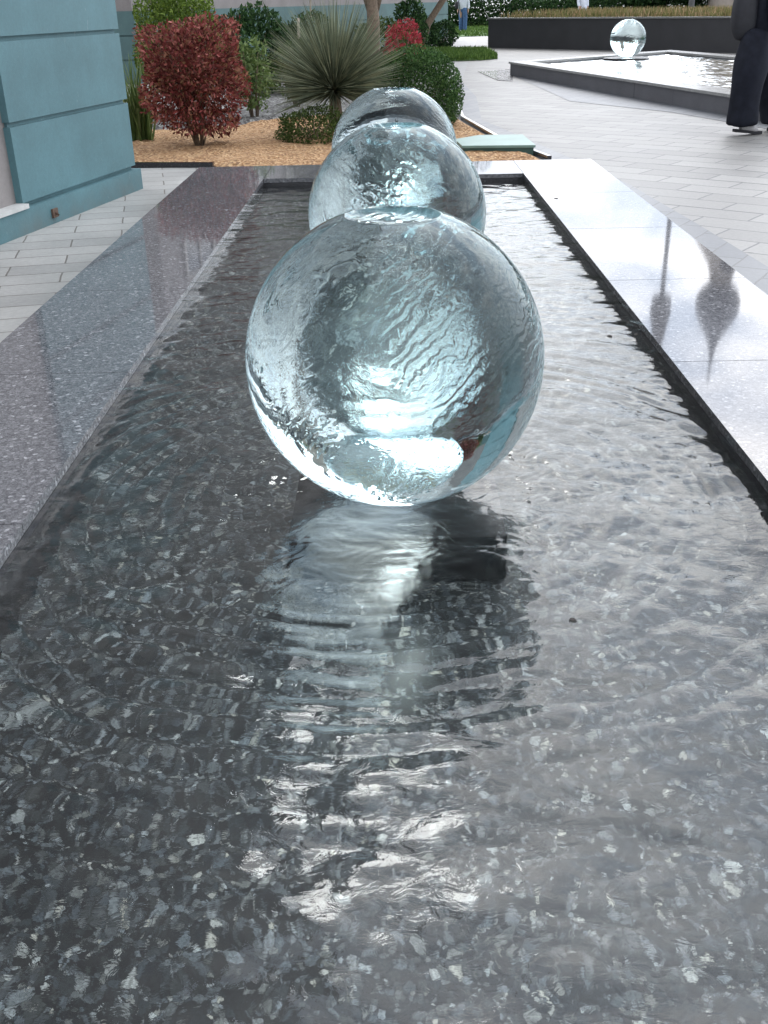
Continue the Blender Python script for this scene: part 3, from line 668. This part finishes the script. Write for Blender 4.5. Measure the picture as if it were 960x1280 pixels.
def shrub(name, X_, Y_, c, r, n, size, mat, label, cat='shrub', inner=.55, zmin=-1, asp=.5, stems=8, boxy=0., lump=.12, extra=None, group='shrubs and plants in the garden bed', jit=1.0, stemr=.008):
    t = empty(name, (X_, Y_, 0.01), label=label, cat=cat, group=group)
    P, U = shell_pts(n, c, r, inner, zmin, lump=lump, boxy=boxy)
    P[:, 2] = np.maximum(P[:, 2], 0.02)
    Q = leaves(P, size, asp, U, jit)
    if extra is not None: Q = np.concatenate([Q, extra])
    quads('foliage', Q, mat, t)
    bm = bmesh.new()
    for k in range(stems):
        a = 6.28 * k / stems + random.random(); rr = random.uniform(.3, .8); top = (c[0] + r[0]*rr*math.cos(a), c[1] + r[1]*rr*math.sin(a), c[2] + r[2]*random.uniform(.1, .7))
        mid = (top[0]*.45, top[1]*.45, top[2]*.45); tube(bm, [(.03*math.cos(a), .03*math.sin(a), -.01), mid, top], [stemr*1.4, stemr, stemr*.4], 6)
    bmobj('stems', bm, M_BARK, t, smooth=True); return t
shrub('red_shrub', -2.0, 11.35, (0, 0, .70), (.60, .48, .60), 11500, .055, M_LRED, 'upright dark red leaved shrub with bare woody stems in the orange mulch', inner=.15, boxy=.62, stems=26, lump=.16, asp=.4, stemr=.007)
shrub('topiary_shrub', -2.68, 14.4, (0, 0, .95), (.60, .60, .72), 18000, .045, M_LTOP, 'yellow green clipped shrub showing above the dark red shrub', boxy=.2, inner=.25)
shrub('low_shrub', -0.80, 11.62, (0, 0, .12), (.42, .36, .25), 5000, .034, M_LOLIVE, 'low spreading olive green shrub at the foot of the spiky plant')
shrub('ball_shrub', 0.30, 12.85, (0, 0, .36), (.58, .58, .54), 26000, .030, M_LBOX, 'dense clipped round green shrub right of the spiky plant', inner=.45, lump=.012, asp=.6)
shrub('crimson_shrub', 0.28, 20.0, (0, 0, .65), (.36, .36, .42), 1800, .065, M_LRED2, 'bright crimson leaved shrub above the clipped round shrub')
shrub('loose_shrub', -2.25, 18.0, (0, 0, .70), (.75, .6, .62), 6000, .08, M_LDARK, 'dark green loose shrub right behind the dark red shrub', lump=.2)
shrub('loose_shrub', -1.35, 18.6, (0, 0, .62), (.65, .5, .56), 4500, .08, M_LDARK, 'dark green loose shrub left behind the spiky plant', lump=.2)
shrub('feathery_plant', -1.72, 14.0, (0, 0, .55), (.30, .28, .42), 1500, .06, M_LLIGHT, 'light green feathery plant between the red shrub and the spiky plant', lump=.25, inner=.2, cat='plant')
shrub('feathery_plant', -1.30, 15.6, (0, 0, .5), (.36, .28, .42), 1200, .06, M_LOLIVE, 'sparse olive green plant close left of the spiky plant', lump=.25, inner=.2, cat='plant')
shrub('conical_shrub', 0.55, 27.5, (0, 0, .75), (.42, .42, .75), 2600, .09, M_LDARK, 'dark green upright shrub above the crimson shrub', lump=.15)
shrub('round_shrub', 1.0, 33.5, (0, 0, .45), (.55, .5, .5), 2600, .09, M_LDARK, 'dark round shrub at the foot of the leaning tree')
shrub('round_shrub', 1.75, 35.5, (0, 0, .38), (.45, .5, .42), 2000, .09, M_LDARK, 'small dark round shrub nearest the far building corner')
shrub('round_shrub', -0.2, 24.5, (0, 0, .5), (.6, .5, .55), 3000, .08, M_LOLIVE, 'olive bush far behind the spiky plant')
shrub('round_shrub', -3.1, 21.0, (0, 0, .4), (.6, .5, .5), 3000, .08, M_LBOX, 'green bush far behind the dark red shrub')
# small strappy plant beside the building corner
t = empty('strappy_plant', (-2.72, 11.9, .01), label='thin strappy green plant between the teal corner and the red shrub', cat='plant', group='shrubs and plants in the garden bed')
P = np.zeros((160, 3)); P[:, :2] = rng.normal(0, .05, (160, 2)); quads('leaves', blades(P, .3, .95, .012, .45), M_LLIGHT, t)

# spiky rosette plant
sp_ = empty('spiky_plant', (-0.60, 12.15, .01), label='big grey green spiky rosette plant with hundreds of thin stiff leaves', cat='plant', group='shrubs and plants in the garden bed')
n = 2600; U = unit(n*3); U[:, 2] += .42; U /= np.linalg.norm(U, axis=1)[:, None]; U = U[U[:, 2] > -0.26][:n]; n = len(U); Ln = rng.uniform(.5, .9, n)[:, None] * (0.84 + 0.42*np.clip(U[:, 2:3], 0, 1))
c0 = np.array([0, 0, .47]); s = np.cross(U, unit(n)); s /= np.linalg.norm(s, axis=1)[:, None]; w = .0055
dr = np.array([0, 0, -1]) * (Ln**2) * .10
a0 = c0 + U*.05; m0 = c0 + U*Ln*.55 + dr*.3; t0 = c0 + U*Ln + dr
Q = np.concatenate([np.stack([a0 - s*w, a0 + s*w, m0 + s*w*.85, m0 - s*w*.85], 1), np.stack([m0 - s*w*.85, m0 + s*w*.85, t0 + s*.001, t0 - s*.001], 1)])
quads('leaves', Q, M_BLADE, sp_)
bm = bmesh.new(); tube(bm, [(0, 0, -.01), (0.01, 0, .2), (0, 0, .48)], [.09, .075, .06], 12); bmobj('trunk', bm, M_BARK, sp_, smooth=True)

# garden stakes
for (x, y_, h, lb) in ((-1.33, 16.8, 1.15, 'thin wooden garden stake left of the spiky plant'), (-1.62, 24.0, 2.2, 'pale upright stake against the long building wall')):
    bm = bmesh.new(); tube(bm, [(0, 0, -.01), (.01, 0, h)], [.02, .018], 8); tag(bmobj('garden_stake', bm, M_WOOD, None, (x, y_, .01), smooth=True), lb, 'stake')

# trees
def tree(name, X_, Y_, trunk, tr, clumps, n, size, mat, label, group=None):
    t = empty(name, (X_, Y_, 0.0), label=label, cat='tree', group=group)
    bm = bmesh.new(); tube(bm, trunk, tr, 9); top = Vector(trunk[-1])
    for c, r in clumps[:8]: tube(bm, [trunk[-2], (Vector(trunk[-2])*.4 + Vector(c)*.6), c], [tr[-1]*.8, tr[-1]*.5, tr[-1]*.2], 6)
    bmobj('trunk', bm, M_BARK, t, smooth=True)
    Q = []
    for c, r in clumps:
        P, U = shell_pts(n // len(clumps), c, r, .35, lump=.25); Q.append(leaves(P, size, .55, U, 1.2))
    quads('crown', np.concatenate(Q), mat, t); return t
tree('garden_tree', -0.32, 23.0, [(0, 0, 0), (.03, 0, 1.0), (-.02, 0, 2.0)], [.16, .13, .09], [((0, 0, 2.9), (1.0, 1.0, .8)), ((.5, .2, 2.5), (.7, .7, .5)), ((-.5, 0, 2.6), (.7, .7, .5))], 6000, .09, M_LDARK, 'tree with a brown trunk standing straight behind the spiky plant')
tree('garden_tree', 1.05, 33.0, [(-.1, 0, 0), (.12, 0, .75), (.55, 0, 1.35), (.9, 0, 2.2)], [.12, .10, .09, .07], [((1.0, 0, 3.0), (1.2, 1.1, .8)), ((.4, .2, 2.8), (.8, .7, .6))], 5000, .10, M_LDARK, 'leaning garden tree in front of the far building corner')
k = 0
_o = ['leftmost', 'second from the left', 'third from the left', 'fourth from the left', 'fifth from the left', 'sixth from the left', 'seventh from the left', 'second from the right', 'rightmost']
TL = ['large dark tree in the far row beyond the hedge, ' + q for q in _o] + ['smaller tree close behind the hedge, ' + q for q in ('leftmost of three', 'middle one of three', 'rightmost of three')]
for (x, y_, h) in [(4, 78, 5.5), (8.5, 76, 6.5), (13, 74, 5.0), (17, 78, 6.2), (22, 72, 5.4), (27, 74, 6.8), (32, 70, 5.2), (38, 72, 6.4), (45, 70, 6), (10.5, 66, 3.8), (15, 62, 3.6), (20, 60, 3.9)]:
    cl = [((random.uniform(-1.5, 1.5), random.uniform(-1.2, 1.2), h*random.uniform(.35, .8)), (1.5 + random.random(), 1.5, h*.22)) for _ in range(7)]
    lb = ['tall', 'medium', 'short'][0 if h > 6 else (1 if h > 5 else 2)]
    o = tree('plaza_tree', x, y_, [(0, 0, 0), (0, 0, h*.3), (.1, 0, h*.6)], [.2, .16, .1], cl, 5000, .26, [M_LDARK, M_LBOX][k % 2], TL[k], 'trees beyond the planter'); k += 1
# clipped hedge beyond the lawn
hd = empty('hedge', (14, 61.5, 0), label='long dark green hedge beyond the lawn and planter', cat='hedge')
n = 60000; P = np.stack([rng.uniform(-13, 30, n), rng.uniform(-.8, .8, n), rng.uniform(0.02, 1.55, n)], -1); P[:, 2] += .15*np.sin(P[:, 0]*1.3)*P[:, 2]
quads('foliage', leaves(P, .16, .6), M_LDARK, hd)
bm = bmesh.new(); [tube(bm, [(x, 0, 0), (x + .1, 0, 1.2)], [.04, .02], 6) for x in range(-12, 30, 2)]; bmobj('stems', bm, M_BARK, hd)

# ------------------------------------------------------------------ utility cover
cv = empty('utility_cover', (1.05, 10.72, 0.0), R_(-1), 'pale green low utility cover lid at the back right corner of the pool', 'utility cover')
bm = bmesh.new(); prism(bm, [(-.33, -.36), (.33, -.42), (.30, .42), (-.12, .45), (-.38, .15)], 0.0, .075); bmobj('base', bm, M_COVERD, cv, bevel=.006)
bm = bmesh.new(); prism(bm, [(-.35, -.38), (.345, -.44), (.31, .44), (-.13, .47), (-.40, .15)], .077, .10); bmobj('lid', bm, M_COVER, cv, bevel=.005)

# ------------------------------------------------------------------ people
def skin(name, verts, edges, mat, parent, sub=2, flat=1.0):
    """verts: list of (x,y,z,rx,ry)"""
    me = bpy.data.meshes.new(name + '_s'); me.from_pydata([v[:3] for v in verts], edges, [])
    o = bpy.data.objects.new(name + '_s', me); COL.objects.link(o)
    sm = o.modifiers.new('s', 'SKIN'); sm.use_smooth_shade = True
    for i, v in enumerate(verts):
        me.skin_vertices[0].data[i].radius = (v[3], v[4] if len(v) > 4 else v[3]); me.skin_vertices[0].data[i].use_root = (i == 0)
    ss = o.modifiers.new('b', 'SUBSURF'); ss.levels = sub; ss.render_levels = sub
    dg = bpy.context.evaluated_depsgraph_get(); m2 = bpy.data.meshes.new_from_object(o.evaluated_get(dg))
    bpy.data.objects.remove(o); m2.name = name
    m2.materials.clear()
    return link_mesh(name, m2, mat, parent, smooth=True)
def person(X_, Y_, rz, label, trous, top, stride=0.0, group=None, hairlong=False, wide=1.0, heel=0.0):
    """faces local +Y; stride moves feet fore/aft"""
    t = empty('person', (X_, Y_, 0.008), rz, label, 'person', group)
    s = stride
    hip, kn = .92, .49
    LF = (-.10, s*1.5, .09); RF = (.10, -s*.5, .09 + heel)
    body = [(0,0,1.0,.13,.10),(0,0,1.18,.12,.09),(0,-.01,1.36,.155,.10),(0,-.01,1.46,.07,.06),(0,.0,1.54,.052),(0,.015,1.64,.082,.09),(0,.01,1.72,.062,.07),
            (-.10,0,hip,.08),(-.10,s*.9,kn,.055),(*LF,.042),(-.10,LF[1]+.12,.035,.035),
            (.10,0,hip,.08),(.10,-s*.12,kn + heel*.3,.055),(*RF,.042),(.10,RF[1]+.12,.035 + heel*.2,.035),
            (-.19,-.01,1.42,.055),(-.24,-.04 - s*.1,1.15,.04),(-.24,.03 - s*.1,.92,.030),(-.24,.05 - s*.1,.85,.028),
            (.19,-.01,1.42,.055),(.24,-.03 + s*.15,1.15,.04),(.24,.08 + s*.25,.93,.030),(.24,.11 + s*.28,.86,.028)]
    ed = [(0,1),(1,2),(2,3),(3,4),(4,5),(5,6),(0,7),(7,8),(8,9),(9,10),(0,11),(11,12),(12,13),(13,14),(2,15),(15,16),(16,17),(17,18),(2,19),(19,20),(20,21),(21,22)]
    for sx, hx in ((-1, 18), (1, 22)):     # fingers and thumb grown from each palm
        b = body[hx]
        for k in range(4):
            i = len(body); fy = (k - 1.5) * .018
            body += [(b[0], b[1] + fy, b[2] - .05, .009), (b[0] - sx*.012, b[1] + fy*1.1, b[2] - .085 - (.008 if k in (1, 2) else 0), .008)]
            ed += [(hx, i), (i, i+1)]
        i = len(body); body += [(b[0] - sx*.01, b[1] + .045, b[2] - .03, .010)]; ed += [(hx, i)]
    skin('body', body, ed, M_SKIN, t)
    # trousers
    k = wide
    bm = bmesh.new()
    for sx, yk, yf, hh in ((-1, s*.9, s*1.5, 0), (1, -s*.2, -s*.5, heel)):
        if sx == 1: P_ = [(-.05, 1.04), (-.06, .92), (-.10, .72), (yf, kn), (yf, .28), (yf, .13), (yf, .05 + hh)]
        else: P_ = [(0, 1.04), (0, .92), (yk*.45, .72), (yk, kn), ((yk + yf)/2, .28), (yf, .13), (yf - .01, .05 + hh)]
        Rr = [.145, .155, .125*k, .105*k, .10*k, .105*k, .11*k]
        rings = []
        for j, ((yy, zz), rr) in enumerate(zip(P_, Rr)):
            cx = sx * (.055 if j < 2 else .10)
            rings.append([bm.verts.new((cx + rr*(.92 if j > 1 else .8)*math.cos(a)*(1 + .05*math.sin(5*a + j)), yy + rr*math.sin(a)*(1 + .06*math.sin(4*a + 2*j)), zz + .012*math.sin(3*a)*(j == 6))) for a in np.linspace(0, 2*math.pi, 28, endpoint=False)])
        for a, b in zip(rings[:-1], rings[1:]):
            for i in range(28): bm.faces.new([a[i], a[(i+1) % 28], b[(i+1) % 28], b[i]])
        bm.faces.new(rings[0]); bm.faces.new(rings[-1])
    o_ = bmobj('trousers', bm, trous, t, smooth=True); mm = o_.modifiers.new('s', 'SUBSURF'); mm.levels = mm.render_levels = 1
    skin('jacket', [(0,0,.90,.19,.135),(0,0,1.08,.175,.125),(0,-.01,1.30,.19,.13),(0,-.01,1.45,.12,.09),
                    (-.20,-.01,1.40,.08),(-.245,-.04 - s*.1,1.15,.066),(-.245,.02 - s*.1,.94,.055),
                    (.20,-.01,1.40,.08),(.245,-.03 + s*.15,1.15,.066),(.245,.07 + s*.24,.95,.055)],
         [(0,1),(1,2),(2,3),(2,4),(4,5),(5,6),(2,7),(7,8),(8,9)], top, t)
    for sx, f in ((-1, LF), (1, RF)):
        h = f[2] - .09
        sh = skin('shoe', [(sx*.10, f[1] - .03, .055 + h, .048), (sx*.10, f[1] + .06, .05 + h*.5, .045), (sx*.10, f[1] + .16, .038 + h*.15, .038), (sx*.10, f[1] + .20, .034, .03)], [(0,1),(1,2),(2,3)], M_SHOEG, t)
        bm = bmesh.new(); pts = [(f[1] - .08, h), (f[1] + .06, h*.5), (f[1] + .14, .0), (f[1] + .235, .0)]; wd = [.035, .042, .048, .03]
        rows = [[bm.verts.new((sx*.10 + q*w_, yy, zz + dz)) for q, dz in ((-1, .0), (1, .0), (1, .03), (-1, .03))] for (yy, zz), w_ in zip(pts, wd)]
        for a, b in zip(rows[:-1], rows[1:]):
            for i in range(4): bm.faces.new([a[i], a[(i+1) % 4], b[(i+1) % 4], b[i]])
        bm.faces.new(rows[0][::-1]); bm.faces.new(rows[-1]); bmobj('sole', bm, M_SOLE, sh, bevel=.006)
    bm = bmesh.new(); bmesh.ops.create_uvsphere(bm, u_segments=20, v_segments=14, radius=1, matrix=Matrix.Translation((0, -.012, 1.685)) @ Matrix.Diagonal((.092, .105, .10, 1)))
    bmesh.ops.delete(bm, geom=[v for v in bm.verts if v.co.y > .045 and v.co.z < 1.72], context='VERTS'); bmobj('hair', bm, M_HAIR, t, smooth=True)
    bm = bmesh.new(); tube(bm, [(0, .085, 1.655), (0, .112, 1.63), (0, .095, 1.618)], [.008, .014, .006], 8)
    for sx in (-1, 1):
        tube(bm, [(sx*.083, 0, 1.67), (sx*.092, -.01, 1.655), (sx*.085, 0, 1.625)], [.01, .014, .008], 8)
    bmobj('face_features', bm, M_SKIN, t, smooth=True)
    bm = bmesh.new()
    for sx in (-1, 1): bmesh.ops.create_uvsphere(bm, u_segments=8, v_segments=6, radius=.009, matrix=Matrix.Translation((sx*.03, .088, 1.67)))
    bmobj('eyes', bm, M_HAIR, t, smooth=True)
    return t
person(3.83, 11.65, R_(-78), 'person in loose black trousers and dark jacket walking to the right at upper right', M_CLOTHD, M_CLOTHD, stride=.26, wide=1.55, heel=.03)
person(3.52, 53.0, R_(170), 'person in blue jeans and pale shirt standing on the distant lawn path', M_JEANS, M_SHIRT, stride=.06)
person(8.9, 52.0, R_(200), 'person in white seen in the distance above the planter grasses', M_SHIRT, M_SHIRT, stride=.1)
# shoulder bags
def bag(X_, Y_, z, rz, w, h, d, label, strap):
    t = empty('shoulder_bag', (X_, Y_, z), rz, label, 'bag')
    bm = bmesh.new(); bmesh.ops.create_uvsphere(bm, u_segments=24, v_segments=16, radius=1)
    for v in bm.verts:
        c = v.co; c.x = math.copysign(abs(c.x)**.7, c.x)*w/2; c.y *= d/2; c.z = math.copysign(abs(c.z)**.8, c.z)*h/2
    bmobj('pouch', bm, M_BAG, t, smooth=True)
    bm = bmesh.new(); tube(bm, strap, [.012]*len(strap), 6); bmobj('strap', bm, M_BAG, t, smooth=True)
bag(3.64, 11.6, 1.17, R_(-10), .27, .52, .15, 'dark rounded shoulder bag hanging at the side of the walking person', [(.09, 0, -.22), (.06, 0, -.33), (-.02, 0, -.41), (-.05, 0, -.44)])
bag(3.22, 52.95, 1.12, 0, .18, .34, .12, 'small dark bag at the side of the person in blue jeans', [(.05, 0, .12), (.15, 0, .3), (.2, 0, .42)])

# ------------------------------------------------------------------ litter: floating and dry leaves
M_DRY = simple('dry_leaf', (0.05, 0.04, 0.035), 0.6, 0.3, 30)
def leaf(px, py, z, s, label):
    p = G(px, py, z); a = random.random()*6.28; o = []
    n = 10; vs = [(s*math.cos(t)*(1 if i % 2 else .8), s*.5*math.sin(t), .002*math.sin(3*t)) for i, t in enumerate(np.linspace(0, 6.28, n, endpoint=False))]
    bm = bmesh.new(); top = [bm.verts.new((v[0], v[1], v[2] + .0015)) for v in vs]; bot = [bm.verts.new(v) for v in vs]
    bm.faces.new(top); bm.faces.new(bot[::-1]); [bm.faces.new([bot[i], bot[(i+1) % n], top[(i+1) % n], top[i]]) for i in range(n)]
    q = bmobj('fallen_leaf', bm, M_DRY, None, (p[0], p[1], z)); q.rotation_euler.z = a; tag(q, label, 'leaf')
leaf(716, 775, ZW + .001, .010, 'small dark leaf floating on the pool water right below the nearest glass ball')
leaf(795, 418, ZW + .001, .014, 'dark leaf floating near the right wall of the pool, right one of two')
leaf(762, 420, ZW + .001, .014, 'dark leaf floating near the right wall of the pool, left one of two')
leaf(695, 248, ZR + .001, .016, 'small dry leaf lying on the right coping near the far end')
